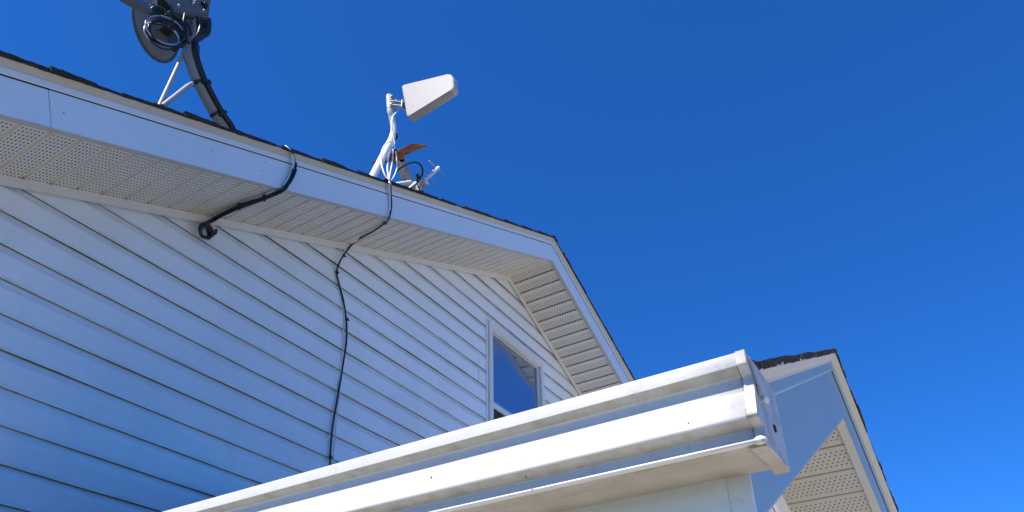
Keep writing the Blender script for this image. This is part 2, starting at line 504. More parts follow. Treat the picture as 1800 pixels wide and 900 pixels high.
# siding: Dutch-lap courses cut to the gable line
sid = MB()
k = -14
zc = Z0 - k * EXPO
def gx(z):
    d = (ZS - z) / MS
    return XP - d, XP + d
WIN = (4.352, 5.262, H + 2.02, H + 3.268)      # x0 x1 z0 z1 of the window opening with its frame
k = int(math.ceil((ZS - Z0) / EXPO)) * -1
z = Z0 - k * EXPO
jr = random.Random(11)
def wob(x, kk, ch):
    """slight sag and bow of the vinyl between its nails"""
    return (.0009 if ch == 0 else .0011) * (math.sin(x * 3.1 + kk * 1.7 + ch) + .6 * math.sin(x * 7.3 + kk * 2.9 + 2 * ch))
while z > -.1:
    # course whose bottom lip is at z
    thick = (k % 2 == 0)
    lipd = .0105 if thick else .0062
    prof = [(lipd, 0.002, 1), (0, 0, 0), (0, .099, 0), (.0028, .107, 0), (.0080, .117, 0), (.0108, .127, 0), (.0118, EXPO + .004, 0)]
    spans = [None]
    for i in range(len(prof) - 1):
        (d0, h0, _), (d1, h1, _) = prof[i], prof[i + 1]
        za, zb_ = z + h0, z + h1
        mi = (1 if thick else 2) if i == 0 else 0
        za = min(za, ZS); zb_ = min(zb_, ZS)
        if zb_ <= za and i > 0: continue
        xa = gx(za); xb = gx(zb_)
        lim = lambda q: (max(q[0], HX0 + .35), min(q[1], HX1 - .35))
        xa, xb = lim(xa), lim(xb)
        segs = [(xa[0], xa[1], xb[0], xb[1])]
        zm = z + .06
        if WIN[2] < zm < WIN[3] - .04:
            segs = [(xa[0], WIN[0] + .005, xb[0], WIN[0] + .005), (WIN[1] - .005, xa[1], WIN[1] - .005, xb[1])]
        for s0, s1, t0, t1 in segs:
            if s1 <= s0: continue
            nn = max(1, int((s1 - s0) / .30))
            A_, B_ = [], []
            for q in range(nn + 1):
                xa_ = s0 + (s1 - s0) * q / nn; xb_ = t0 + (t1 - t0) * q / nn
                A_.append((xa_, YW + d0 + wob(xa_, k, 0), za + wob(xa_, k, 1))); B_.append((xb_, YW + d1 + wob(xb_, k, 0), zb_ + wob(xb_, k + (1 if i == len(prof) - 2 else 0), 1)))
            sid.loft(A_, B_, False, mi)
    # lap joint: the end of one panel over the next
    if thick:
        for xj in (jr.uniform(-.4, 3.9), jr.uniform(4.2, 7.5)):
            lo_, hi_ = gx(z + 2 * EXPO)
            if jr.random() > .4 or not (lo_ + .1 < xj < hi_ - .1) or (WIN[0] - .1 < xj < WIN[1] + .1): continue
            for z2 in (z, z + EXPO):
                zz2 = z2 + .003
                sid.box((xj, YW - .0022, zz2), (xj + .0012, YW + .001, z2 + .099), 2)
    # specks of dirt and insect nests along the lips
    for _ in range(16):
        xx = random.uniform(.9, 6.5)
        lo, hi = gx(z)
        if lo + .05 < xx < hi - .05 and not (WIN[2] < z < WIN[3] and WIN[0] - .02 < xx < WIN[1] + .02):
            sid.blob((xx, YW + .002, z + .0005), random.uniform(.0018, .0042), 1, 6, 4, (random.uniform(1, 2.4), .6, .7))
    z -= EXPO; k += 1
sid.box((HX0 + .36, YW + .022, 0), (HX1 - .36, YW + .12, H + 1.2), 3)
sid.prism([(HX0 + .5, YW + .03, H + 1.2), (HX1 - .5, YW + .03, H + 1.2), (XP, YW + .03, ZS - .05)], (0, .06, 0), 3)
# other three walls
yb = YW + 7.6
sid.box((HX0 + .35, YW + .12, 0), (HX0 + .40, yb, H + 1.4), 0)
sid.box((HX1 - .40, YW + .12, 0), (HX1 - .35, yb, H + 1.4), 0)
sid.box((HX0 + .35, yb, 0), (HX1 - .35, yb + .05, H + 1.4), 0)
sid.prism([(HX0 + .5, yb, H + 1.4), (HX1 - .5, yb, H + 1.4), (XP, yb, ZS)], (0, .05, 0), 0)
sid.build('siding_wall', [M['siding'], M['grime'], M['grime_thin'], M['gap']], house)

# frieze channel along the gable, tight under the soffit
fz = MB()
for sg, Xe in ((-1, HX0 + .36), (1, HX1 - .36)):
    def zl(X, o): return ZS + .006 - MS * abs(X - XP) - o
    y0 = YW - .020
    for o0, o1, yy, t, mi in ((.002, .046, y0, .012, 0), (0, .0018, y0 + .003, .02, 1), (.046, .049, y0 + .001, .008, 0)):
        fz.prism([(Xe, yy, zl(Xe, o1)), (XP, yy, zl(XP, o1)), (XP, yy, zl(XP, o0)), (Xe, yy, zl(Xe, o0))], (0, t, 0), mi)
fz.build('frieze_trim', [M['trim'], M['gap']], house, bevel=.002)

# window
wx0, wx1, wz0, wz1 = WIN
w = MB()
fw = .058
yo = YW - .022
def ring(mb, x0, x1, z0, z1, t, y, dpt, mi=0):
    mb.box((x0, y, z0), (x0 + t, y + dpt, z1), mi); mb.box((x1 - t, y, z0), (x1, y + dpt, z1), mi)
    mb.box((x0 + t, y, z1 - t), (x1 - t, y + dpt, z1), mi); mb.box((x0 + t, y, z0), (x1 - t, y + dpt, z0 + t), mi)
ring(w, wx0 + .024, wx1 - .012, wz0 + .012, wz1 - .012, .050, yo, .075)
win = w.build('window', M['trim'], house, bevel=.003)
j = MB()                                    # J-channel around it
ring(j, wx0, wx1, wz0, wz1, .022, YW - .008, .03)
j.build('channel_trim', M['siding_trim'], win, bevel=.002)
gx0, gx1 = wx0 + .074, wx1 - .062
zm = H + 2.535                              # meeting rail
s = MB()
ring(s, gx0, gx1, zm - .01, wz1 - .062, .022, yo + .030, .022)
s.box((gx0, yo + .018, zm - .016), (gx1, yo + .046, zm + .022))
s.build('upper_sash', M['trim'], win, bevel=.002)
s = MB(); ring(s, gx0, gx1, wz0 + .062, zm - .018, .022, yo + .052, .02); s.build('lower_sash', M['trim'], win, bevel=.002)
def bowed(x0, x1, z0, z1, y, sag, n=14):
    """sealed unit drawn inwards by its low inner pressure"""
    mb = MB(); V_ = []
    for i in range(n + 1):
        for k_ in range(n + 1):
            a_, b_ = i / n * 2 - 1, k_ / n * 2 - 1
            V_.append((x0 + (x1 - x0) * i / n, y + sag * (1 - a_ * a_) * (1 - b_ * b_), z0 + (z1 - z0) * k_ / n))
    mb.add(V_, [(i * (n + 1) + k_, (i + 1) * (n + 1) + k_, (i + 1) * (n + 1) + k_ + 1, i * (n + 1) + k_ + 1) for i in range(n) for k_ in range(n)])
    return mb
bowed(gx0 + .018, gx1 - .018, zm + .018, wz1 - .080, yo + .036, .011).build('upper_pane', M['glass'], win, smooth=True, angle=80, solid=.003)
p = MB(); p.box((gx0 + .018, yo + .062, wz0 + .08), (gx1 - .018, yo + .066, zm - .035)); p.build('lower_pane', M['glass'], win)
p = MB(); p.box((gx0 + .004, yo + .028, wz0 + .064), (gx1 - .004, yo + .030, zm - .019)); p.build('insect_screen', M['screen'], win)

# ------------------------------------------------------------------ extension in front
EXP_X, EYF, EML, EMR = 2.395, .245, .497, .428
EZB = H + .9766
FX = 1.039                                   # outer face of the eave fascia
ext = thing('house_extension', 'low gabled extension with white gutter projecting from the main house', 'house extension', (2.5, 1.5, 0))
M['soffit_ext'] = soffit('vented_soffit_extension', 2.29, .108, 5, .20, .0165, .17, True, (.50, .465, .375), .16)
EXR = 4.1
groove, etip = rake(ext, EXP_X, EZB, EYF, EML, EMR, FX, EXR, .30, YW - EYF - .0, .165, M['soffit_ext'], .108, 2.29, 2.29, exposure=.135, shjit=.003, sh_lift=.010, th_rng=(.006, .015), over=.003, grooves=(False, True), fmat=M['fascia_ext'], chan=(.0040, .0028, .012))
# rake ends of the eave: fascia, walls
ef = MB()
ztop = groove + .03 - EML * (EXP_X - FX); zbot = EZB - EML * (EXP_X - FX)
ys = .277
ef.box((FX - .001, EYF - .002, zbot), (FX + .005, ys + .02, ztop))
ef.box((FX - .0032, ys, zbot), (FX - .0014, YW - .02, ztop))
ef.box((FX + .0075, EYF + .03, zbot - .01), (FX + .03, YW - .02, ztop), 1)
ef.build('eave_fascia', [M['fascia'], M['gap']], ext)
sc = MB(); c = atX(1300, 886, FX)
sc.tube([c + Vector((.0005, 0, 0)), c + Vector((-.003, 0, 0))], .0042, 10)
sc.build('screw', M['fascia'], ext, smooth=True)
wl_ = MB()
wy = EYF + .30
zz = lambda X: (EZB + .006 - (EML if X < EXP_X else EMR) * abs(X - EXP_X))
x0, x1 = FX + .30, EXR - .30
wl_.prism([(x0, wy, 0), (x1, wy, 0), (x1, wy, zz(x1)), (EXP_X, wy, zz(EXP_X)), (x0, wy, zz(x0))], (0, .1, 0))
wl_.box((x0, wy + .1, 0), (x0 + .1, YW - .03, zz(x0))); wl_.box((x1 - .1, wy + .1, 0), (x1, YW - .03, zz(x1)))
wl_.build('gable_wall', M['siding_trim'], ext)
fz = MB()
for sgx in (x0, x1):
    def zl(X, o): return zz(X) - o
    for o0, o1, yy in ((.002, .070, wy - .018), (.0735, .12, wy - .016)):
        fz.prism([(sgx, yy, zl(sgx, o1)), (EXP_X, yy, zl(EXP_X, o1)), (EXP_X, yy, zl(EXP_X, o0)), (sgx, yy, zl(sgx, o0))], (0, .012, 0))
fz.build('frieze_trim', M['siding_trim'], ext)
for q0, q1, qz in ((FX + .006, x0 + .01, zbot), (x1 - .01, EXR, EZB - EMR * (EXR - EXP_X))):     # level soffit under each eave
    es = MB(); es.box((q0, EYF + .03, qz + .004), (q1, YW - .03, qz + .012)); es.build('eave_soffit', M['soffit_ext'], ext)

# gutter
S = 1.19
GX = .74599 * S; GZ = .40492 * S + H
GP = [(.127, .004), (.127, -.0916), (.024, -.0990), (.0185, -.0998), (.0158, -.0990), (.0150, -.0975), (.0156, -.0960), (.0175, -.0950),
      (.0236, -.0936), (.0240, -.0925), (.0240, -.0822), (.0232, -.0812), (.0160, -.0792), (.0082, -.0772), (.0056, -.0760), (.0042, -.0742), (.0042, -.0715),
      (.0062, -.0640), (.0088, -.0555), (.0116, -.0468), (.0130, -.0430), (.0142, -.0412), (.0147, -.0395),
      (.0147, -.0262), (.0141, -.0242), (.0122, -.0228), (.0062, -.0196), (.0016, -.0172), (.0003, -.0164), (0, -.0150), (0, -.0012), (.0010, 0), (.0045, .0004), (.0100, -.0006), (.0100, -.0070)]
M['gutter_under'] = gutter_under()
def gutter_mat():
    """chalky white enamel with run-down streaks and dust"""
    k = N('gutter_enamel')
    c = (.585, .58, .555)
    st = k.ramp(k.noise(1.0, 5, .7, k.coord((14, 26, 2.5))), [(.48, black3(0)), (.74, black3(1))])
    base = k.mix(k.math('MULTIPLY', st, .22), c, (.40, .365, .29))
    sp = k.ramp(k.noise(75, 5, .7), [(.57, black3(0)), (.72, black3(1))])
    base = k.mix(k.math('MULTIPLY', sp, .30), base, (.30, .265, .20))
    k.col(base); k.rough(k.ramp(k.noise(9, 4), [(.3, black3(.32)), (.7, black3(.52))]))
    k.bump(k.noise(1.0, 2, .5, k.coord((9, 5, 9))), .14, .02)
    return k.mat
M['gutter'] = gutter_mat()
M['cap'] = painted('weathered_end_cap', (.47, .47, .45), dirt=(.20, .16, .11), amount=.6, rough=.45, fine=26, lo=.47)
GY0, GY1 = .1905, YW - .03
def gprof(y, grow=0.0):
    return [(GX + dx * S - grow * (1 if dx < .1 else 0), y, GZ + dz * S - (grow if dz < -.085 else -grow * .5)) for dx, dz in GP]
gm = MB()
nseg = 26
for i in range(nseg):
    ya, yb_ = GY0 + (GY1 - GY0) * i / nseg, GY0 + (GY1 - GY0) * (i + 1) / nseg
    A, B = gprof(ya), gprof(yb_)
    for q in range(len(GP) - 1):
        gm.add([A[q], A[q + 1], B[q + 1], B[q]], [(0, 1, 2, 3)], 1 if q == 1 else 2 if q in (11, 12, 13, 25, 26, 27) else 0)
import bmesh
M['gutter_dusty'] = painted('dust_filmed_enamel', (.47, .45, .40), dirt=(.26, .225, .165), amount=.5, rough=.55, fine=30, lo=.45)  # same enamel darkened: shade under lip and bulge put into the colour
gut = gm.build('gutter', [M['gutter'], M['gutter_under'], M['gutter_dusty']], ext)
bm = bmesh.new(); bm.from_mesh(gut.data); bmesh.ops.remove_doubles(bm, verts=bm.verts, dist=1e-5); bmesh.ops.recalc_face_normals(bm, faces=bm.faces); bm.to_mesh(gut.data); bm.free()
gut.data.polygons.foreach_set('use_smooth', [True] * len(gut.data.polygons)); gut.data.set_sharp_from_angle(angle=math.radians(38))
gut.modifiers.new('thickness', 'SOLIDIFY').thickness = .0012
# end cap: flat plate plus a sleeve lapped round the trough
ec = MB()
outer = gprof(.1865, .0012)
for q in range(2, len(outer) - 4):
    (xa, ya, za), (xb, yb2, zb2) = outer[q], outer[q + 1]
    xk = GX + (.119 + .02 * (za - GZ)) * S
    if zb2 > za: ec.add([(xa, ya, za), (xk, ya, za), (xk, ya, zb2), (xb, ya, zb2)], [(0, 1, 2, 3)])
sl0, sl1 = gprof(.1865, .0009), gprof(.1985, .0009)
for q in range(1, len(GP) - 2):
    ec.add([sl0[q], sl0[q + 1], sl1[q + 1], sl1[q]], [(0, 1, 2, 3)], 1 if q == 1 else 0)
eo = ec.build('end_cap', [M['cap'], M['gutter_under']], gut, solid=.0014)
# crimped tabs, folded tongue and bottom flange of the cap
fl = MB()                                   # bottom flange, bent down at the back corner
fp = [Vector((GX + .028, .1955, GZ - .1185)), Vector((GX + .080, .1955, GZ - .1145)), Vector((GX + .118, .1950, GZ - .1120)), Vector((GX + .138, .1945, GZ - .1190))]
for q in range(3):
    a_, b_ = fp[q], fp[q + 1]
    fl.prism([a_ + Vector((0, -.0085, 0)), b_ + Vector((0, -.0085, 0)), b_ + Vector((0, .012, 0)), a_ + Vector((0, .012, 0))], (0, 0, -.0035))
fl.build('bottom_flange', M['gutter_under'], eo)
fl = MB()                                   # folded lip standing off the plate
zr = [GZ - .005, GZ - .030, GZ - .052]
fl.prism([(GX + .010, .1845, zr[0]), (GX + .030, .1835, zr[1]), (GX + .050, .1840, zr[2]), (GX + .030, .1850, zr[2])], (0, -.0012, 0))
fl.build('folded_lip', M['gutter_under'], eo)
fl = MB(); c = Vector((GX + .0185 * S, .1925, GZ - .0972 * S))
fl.blob(c, .0066, 0, 10, 6, (1, 1.3, .85)); fl.build('crimped_tab', M['gutter'], eo, smooth=True)
fl = MB(); c = Vector((GX + .053, .1840, GZ - .050)); fl.obox(c, (.011, 0, .002), (0, .0035, .0015), (0, -.0015, .0035)); fl.build('folded_tongue', M['gutter'], eo, bevel=.0012)
fl = MB(); c = Vector((GX + .088, .1845, GZ - .078)); fl.obox(c, (.0025, 0, .001), (0, .001, 0), (-.0015, 0, .005)); fl.build('slot', M['gap'], eo)
# cracked dark sealant where the sleeve laps the trough
A_, B_ = gprof(.1986, .0008), gprof(.2000, .0005)
for q0, q1 in ((9, 13), (14, 17), (22, 27)):
    sl_ = MB()
    for q in range(q0, q1): sl_.add([A_[q], A_[q + 1], B_[q + 1], B_[q]], [(0, 1, 2, 3)])
    sl_.build('sealant', M['grime'], eo)
for px, py, dx in ((870, 771, .0140), (917, 815, .0068), (925, 838, .0052), (758, 839, .0090), (1062, 712, .0140), (1210, 744, .0060)):
    c = atX(px, py, GX + dx * S)
    sc = MB(); sc.blob(c, .0016, 0, 8, 5, (.8, 1, 1)); sc.build('rivet', M['blackmetal'], gut)

# ------------------------------------------------------------------ cables
def soff_pt(px, py, drop=.012):
    return at_plane(px, py, (XP, YF, ZS - drop), (-MS, 0, 1))
def strands(path, offs, r, name, mat, parent, seg=8):
    pass

bund = thing('cable_bundle', 'thick black cable bundle sagging from roof edge under the eave to a coil', 'cable bundle', atY(360, 400, YW))
edge = [atY(503, 259, YF - .02), atY(509, 263, YF - .040), atY(515, 271, YF - .034), atY(518, 283, YF - .026), atY(516.5, 297, YF - .020), atY(510, 314, YF - .018), atY(501, 328, YF - .016)]
under = [soff_pt(488, 336.5, .018), soff_pt(464, 346.5, .016), soff_pt(440, 354.5, .016), soff_pt(414, 365, .016), soff_pt(390, 376, .018), soff_pt(371, 387, .022)]
tail = [atY(358, 394, YW - .035), atY(351, 400, YW - .026)]
full = edge + under + tail
for i, (ox, oz, start) in enumerate(((0, 0, 0), (.008, -.006, 3), (-.007, -.008, 4), (.002, -.013, 5), (.010, .004, 4))):
    pts = [p + Vector((ox, -.001 * i, oz)) * (1 if 0 < n else 0) for n, p in enumerate(full)][start:]
    pts = [p + Vector((math.sin(n * 1.1 + i * 2) * .0025, 0, math.cos(n * 1.3 + i) * .0025)) for n, p in enumerate(pts)]
    m = MB(); m.tube(spline(pts, 6), .0052, 8); m.build('cable', M['black'], bund, smooth=True)
for i, o in enumerate((-.006, -.011)):
    pts = [p + Vector((o, -.003, .001)) for p in edge]
    m = MB(); m.tube(spline(pts, 6), .0030, 8); m.build('pale_cable', M['white_cable' if i else 'galv'], bund, smooth=True)
for px, py in ((465, 347), (421, 362), (509, 315)):
    ties = MB()
    c = soff_pt(px, py, .018) if px < 500 else atY(px, py, YF - .02)
    d = (Vector((.55, -.8, .2))).normalized()
    ties.tube([c - d * .008, c + d * .008], .014 if px < 500 else .010, 10)
    ties.obox(c + Vector((.004, 0, -.017)), (.003, 0, 0), (0, .003, 0), (0, 0, .006))
    ties.build('cable_tie', M['black'], bund)
coil = MB()
cc = atY(359, 407.5, YW - .03)
for i in range(4):
    rr = .028 + .003 * i
    ph = i * .7
    pts = [cc + Vector((rr * math.cos(a) * .95, -.004 * i + .003 * math.sin(3 * a + ph), rr * 1.08 * math.sin(a))) for a in [2 * math.pi * q / 24 for q in range(25)]]
    coil.tube(pts, .0078, 8, False)
for px, py, r in ((373, 406, .012), (378, 409, .012), (374, 413, .010), (380, 405, .009)):
    coil.blob(atY(px, py, YW - .035), r, 0, 8, 6, (1, .8, 1))
for q in range(2):
    coil.tube(spline([atY(366 + 7 * q, 389 - 2 * q, YW - .055), atY(360 + 4 * q, 396, YW - .045), atY(355 + 5 * q, 401, YW - .034)], 5), .0045, 8)
coil.build('coil', M['black'], bund, smooth=True)

# white and black antenna cable down the wall
wc = thing('antenna_cable', 'thin antenna cable hanging from the panel antenna down fascia and siding', 'cable', atY(600, 480, YW))
down = [atY(684, 317, YF - .030), atY(684.5, 328, YF - .036), atY(685, 345, YF - .014), atY(685.5, 365, YF - .012), atY(683, 381, YF - .012)]
m = MB(); m.tube(spline(down[:4] + [atY(684.5, 372, YF - .012)], 6), .0050, 8); m.build('white_lead', M['white_cable'], wc, smooth=True)
bl = [p + Vector((.010, -.002, 0)) for p in down[:3]] + [atY(688, 364, YF - .014), atY(683.5, 384, YF - .012), soff_pt(676, 392.5), soff_pt(660, 404), soff_pt(641, 415, .014),
      atY(622, 427, YW - .040), atY(606, 446, YW - .030), atY(597, 461, YW - .020), atY(592, 478, YW - .012), atY(595, 497, YW - .010), atY(603, 525, YW - .010), atY(608, 556, YW - .010),
      atY(609.5, 575, YW - .010), atY(608.5, 605, YW - .010), atY(603, 640, YW - .010), atY(598, 672, YW - .010), atY(591, 712, YW - .010), atY(584, 755, YW - .010), atY(580.5, 800, YW - .010),
      atY(581, 820, YW - .010), atY(583, 870, YW - .012), atY(585, 960, YW - .012)]
m = MB(); m.tube(spline(bl, 6), .0053, 8); m.build('black_lead', M['black'], wc, smooth=True)
thin = [atY(592, 478, YW - .006), atY(600, 505, YW - .006), atY(605, 545, YW - .006), atY(604, 580, YW - .006), atY(602, 630, YW - .006), atY(598, 665, YW - .006), atY(597.5, 690, YW - .006), atY(594, 720, YW - .006),
        atY(589, 770, YW - .006), atY(586.5, 800, YW - .006), atY(588, 860, YW - .006)]
m = MB(); m.tube(spline(thin, 6), .0028, 8); m.build('white_lead', M['white_cable'], wc, smooth=True)
for px, py, kind in ((676, 392.5, 0), (604, 449, 1), (592, 478, 1), (610, 561, 1), (580.5, 803, 1)):
    c = soff_pt(px, py, .012) if kind == 0 else atY(px, py, YW - (.028 if py < 460 else .012))
    m = MB()
    d = Vector((1, 0, 0)) if kind else Vector((.8, -.4, .3)).normalized()
    m.obox(c + d * .006, d * .012, (0, .004, 0), (0, 0, .0035)); m.tube([c - Vector((0, 0, .006)), c + Vector((0, 0, .006))], .0085, 10)
    m.build('cable_clip', M['black'], wc)

# ------------------------------------------------------------------ panel antenna on its bent mast
YM = YF + .10
pa = thing('panel_antenna', 'white wedge-shaped panel antenna on a bent white mast at the roof edge', 'antenna', atY(656, 309, YM))
mp = [atY(648, 324, YM), atY(656.5, 308, YM), atY(676, 270, YM), atY(685, 252, YM), atY(690.5, 237, YM), atY(691.5, 222, YM), atY(688.5, 206, YM), atY(685.5, 194, YM), atY(684, 168, YM)]
m = MB(); m.tube(spline(mp, 6), [.0245] * 19 + [.0215] * 6 + [.0195] * 24, 18); m.build('mast', M['mast_white'], pa, smooth=True)
m = MB(); a = atY(650, 320, YM); m.obox(a + Vector((0, .03, -.02)), (.07, 0, .07 * MS), (0, .09, 0), (-.004 * MS, 0, .004)); m.build('foot_plate', M['galv'], pa)
PXA = atY(685, 180, YM).x - .022
poly = [atX(705.5, 151.5, PXA), atX(709, 148.5, PXA), atX(786, 129.5, PXA), atX(792, 130, PXA), atX(796, 135, PXA), atX(798, 153, PXA), atX(794, 159, PXA), atX(722, 203.5, PXA), atX(717, 205, PXA), atX(714, 202, PXA)]
m = MB(); m.prism(poly, (.055, 0, 0)); pan = m.build('housing', M['antenna'], pa, bevel=.008, smooth=True, angle=50)
pc = sum(poly, Vector((0, 0, 0))) / len(poly)
m = MB(); m.prism([p + (pc - p) * .07 - Vector((.0016, 0, 0)) for p in poly], (.003, 0, 0)); m.build('cover', M['antenna'], pan, bevel=.001)
m = MB(); c = atX(711, 178, PXA); m.obox(c + Vector((.003, .004, 0)), (.006, 0, 0), (0, .005, 0), (0, 0, .014)); m.build('connector', M['blackmetal'], pan, bevel=.001)
m = MB()
rc = (atX(709, 178, PXA) + Vector((.028, .012, 0)))
mc = atY(686, 182, YM)
m.obox((rc + mc) / 2 + Vector((0, .002, .012)), Vector(((rc - mc).x / 2, (rc - mc).y / 2, (rc - mc).z / 2)), (.022, 0, 0), (0, 0, .003))
m.obox((rc + mc) / 2 + Vector((0, .002, -.022)), Vector(((rc - mc).x / 2, (rc - mc).y / 2, (rc - mc).z / 2)), (.022, 0, 0), (0, 0, .003))
m.obox(rc + Vector((0, .004, -.004)), (.026, 0, 0), (0, .003, 0), (0, 0, .032))
m.build('bracket', M['galv'], pa, bevel=.001)
for py in (177, 190):
    c = atY(686, py, YM)
    m = MB(); m.tube([c - Vector((0, 0, .011)), c + Vector((0, 0, .011))], .0255, 16)
    m.obox(c + Vector((-.006, -.026, 0)), (.024, 0, 0), (0, .004, 0), (0, 0, .008))
    cl = m.build('clamp', M['galv'], pa, bevel=.001)
    for sx in (-1, 1):
        m = MB(); b = c + Vector((sx * .021 - .004, -.03, 0)); m.tube([b, b + Vector((0, -.016, 0))], .004, 8); m.tube([b + Vector((0, -.004, 0)), b + Vector((0, -.010, 0))], .0075, 6)
        m.build('bolt', M['galv'], cl)
tm = MB(); c = atY(693, 239, YM); tm.tube([c - Vector((.002, 0, .004)), c + Vector((.002, 0, .004))], .0245, 16); tm.build('cable_tie', M['black'], pa)

# white coax looped at the mast
lp = thing('coax_loop', 'white coax cable looped against the bent white mast above the fascia', 'cable loop', atY(685, 310, YF))
YL = YM - .045
loops = [
    [(701, 190), (697, 197), (690, 206), (689, 222), (692, 240), (694, 253)],
    [(694, 253), (688, 249), (679, 252), (672, 264), (670, 284), (675, 304), (682, 317)],
    [(693, 252), (688, 260), (683, 276), (681, 296), (683, 312), (684, 322)],
    [(692, 253), (695, 264), (697.5, 280), (697, 298), (691, 312), (685, 319)],
    [(691, 262), (690, 280), (687, 298), (683.5, 316)],
]
for i, L in enumerate(loops):
    pts = [atY(x, y, YL - .004 * i - (.045 * max(0, (y - 285) / 35.0))) for x, y in L]
    m = MB(); m.tube(spline(pts, 7), .0046 if i != 4 else .004, 8); m.build('cable', M['white_cable'], lp, smooth=True)
m = MB(); c = atY(694, 264, YL - .012); m.obox(c, (.007, 0, 0), (0, .012, 0), (0, 0, .004)); m.build('cable_tie', M['black'], lp)
m = MB(); c = atY(678, 316.5, YF - .03); m.obox(c, (.016, 0, .003), (0, .012, 0), (0, 0, .004)); m.build('cable_tie', M['black'], lp)

# ------------------------------------------------------------------ rusty mount
YR = YF + .22
rm = thing('dish_mount', 'rusty old dish mount with flat brown plate on a cream strut', 'antenna mount', atY(722, 325, YR))
P1 = atY(652.5, 285.5, YR + .22); P2 = atX(726, 252.5, P1.x)
P3 = atY(753, 256.5, P2.y); P6 = P1 + (P3 - P2)
P6 = P1 + (P3 - P2) * .8
m = MB(); nrm = (P2 - P1).cross(P3 - P2).normalized() * .004
m.prism([P1, P2, P3, P6], nrm); m.build('plate', M['rust'], rm, bevel=.001)
hubc = atY(706, 274, (P1.y + P2.y) / 2)
yq = hubc.y
m = MB(); m.prism([atY(695, 267, yq), atY(711, 264, yq), atY(713, 283, yq), atY(706, 286, yq), atY(698, 280, yq)], (0, .05, 0)); m.build('hub', M['rust'], rm, bevel=.003)
m = MB(); m.prism([atY(700, 281, yq), atY(710, 279, yq), atY(727, 318, yq), atY(730, 336, yq), atY(718, 330, yq)], (0, .03, 0)); st = m.build('strut', M['mast_tan'], rm, bevel=.003)
m = MB()
for px, py in ((713.5, 298), (712.5, 302)):
    c = atY(px, py, yq); m.tube([c, c + Vector((0, -.008, 0))], .005, 8)
m.build('bolt', M['rust'], rm)
m = MB(); m.tube([atY(684, 327, YR - .10), atY(692, 325.5, YR - .10), atY(721, 321, YR - .10)], .0165, 14); m.build('foot_tube', M['mast_white'], rm, smooth=True)
m = MB(); m.tube([atY(712, 340, YR - .06), atY(734, 319, YR - .06)], .014, 14); m.build('brace_tube', M['mast_white'], rm, smooth=True)

# ------------------------------------------------------------------ small yagi
YY = YF + .12
ya = thing('yagi_antenna', 'small white yagi antenna with thin crossed rods right of the rusty mount', 'antenna', atY(742, 330, YY))
b0, b1 = atY(746, 317, YY), atY(771.5, 294.5, YY - .02)
m = MB(); m.tube([b0, b0 + (b1 - b0) * .97, b1], [.0145, .0145, .0115], 14); m.build('boom', M['mast_white'], ya, smooth=True)
for (xa, ya_), (xb, yb2) in (((754.5, 282.5), (785, 313)), ((737.5, 297), (770, 329))):
    m = MB(); yv = YY - .012; m.tube([atY(xa, ya_, yv), atY(xb, yb2, yv)], .0040, 8); m.build('element', M['galv'], ya, smooth=True)
m = MB(); c = atY(746.5, 322.5, YY); m.obox(c, (.020, 0, .004), (0, .02, 0), (-.003, 0, .016)); m.build('clamp_block', M['mast_white'], ya, bevel=.003)
m = MB(); m.prism([atY(735, 318, YY), atY(741, 315, YY), atY(741.5, 334, YY), atY(737, 338, YY)], (0, .03, 0)); m.build('bracket', M['mast_tan'], ya, bevel=.002)
m = MB(); m.prism([atY(720, 334, YY + .02), atY(738, 330, YY + .02), atY(742, 342, YY + .02), atY(724, 345, YY + .02)], (0, .05, 0)); m.build('foot_plate', M['galv'], ya, bevel=.002)

lc = thing('cable_loop', 'stiff black cable arching between the rusty mount and the yagi', 'cable', atY(735, 312, YY))
arc = [(694, 305), (700, 299), (708, 293), (718, 287.5), (728, 285.3), (736, 287), (741.5, 293), (743, 302), (740.5, 311), (736, 318), (730, 325), (719, 333)]
m = MB(); m.tube(spline([atY(x, y, YY - .02) for x, y in arc], 6), .0058, 8); m.build('cable', M['black'], lc, smooth=True)
m = MB()
for px, py, r in ((733.5, 309, .012), (738, 311, .011), (735, 313, .011), (733, 317, .009), (742, 337, .012), (738, 339, .010), (734.5, 306, .007)):
    m.blob(atY(px, py, YY - .028), r, 0, 8, 6)
m.tube(spline([atY(733, 314, YY - .03), atY(734, 325, YY - .03), atY(738, 335, YY - .025)], 5), .004, 8)
m.build('tape_wrap', M['black'], lc, smooth=True)

# ------------------------------------------------------------------ satellite dish
YD = YF + .12
sdish = thing('satellite_dish', 'dark satellite dish with bracket on a strutted mast at roof edge', 'satellite dish', atY(400, 224, YD))
mpts = [atY(401, 238, YD), atY(393, 222, YD), atY(377, 199, YD), atY(349, 147, YD), atY(337, 116, YD), atY(331, 94, YD), atY(331, 76, YD), atY(336, 54, YD), atY(341, 26, YD)]
m = MB(); m.tube(spline(mpts, 6), .0255, 18); m.build('mast', M['mast_grey'], sdish, smooth=True)
cab = [p + Vector((.021, -.024, 0.004)) for p in mpts[0:7]]
m = MB()
for o in ((0, 0, 0), (.011, .008, 0), (-.009, -.006, .004)):
    m.tube(spline([p + Vector(o) for p in cab], 6), .0150, 10)
m.build('mast_cable', M['black'], sdish, smooth=True)
for px, py in ((345, 97), (349, 152), (375, 202)):
    pass
for i in ((3, 4), (2, 1)):
    a, b = mpts[i[0]], mpts[i[1]]
    d = (b - a).normalized()
    m = MB(); m.tube([a - d * .004, a + d * .010], .0285, 16); m.tube([cab[i[0]] - d * .004, cab[i[0]] + d * .010], .027, 16)
    m.build('cable_tie', M['black'], sdish)
foot = atY(283, 187, YD + .02)
m = MB(); m.tube([foot - Vector((.01, 0, .02)), atY(332, 74, YD + .02)], .0095, 10); m.build('strut', M['grey_light'], sdish, smooth=True)
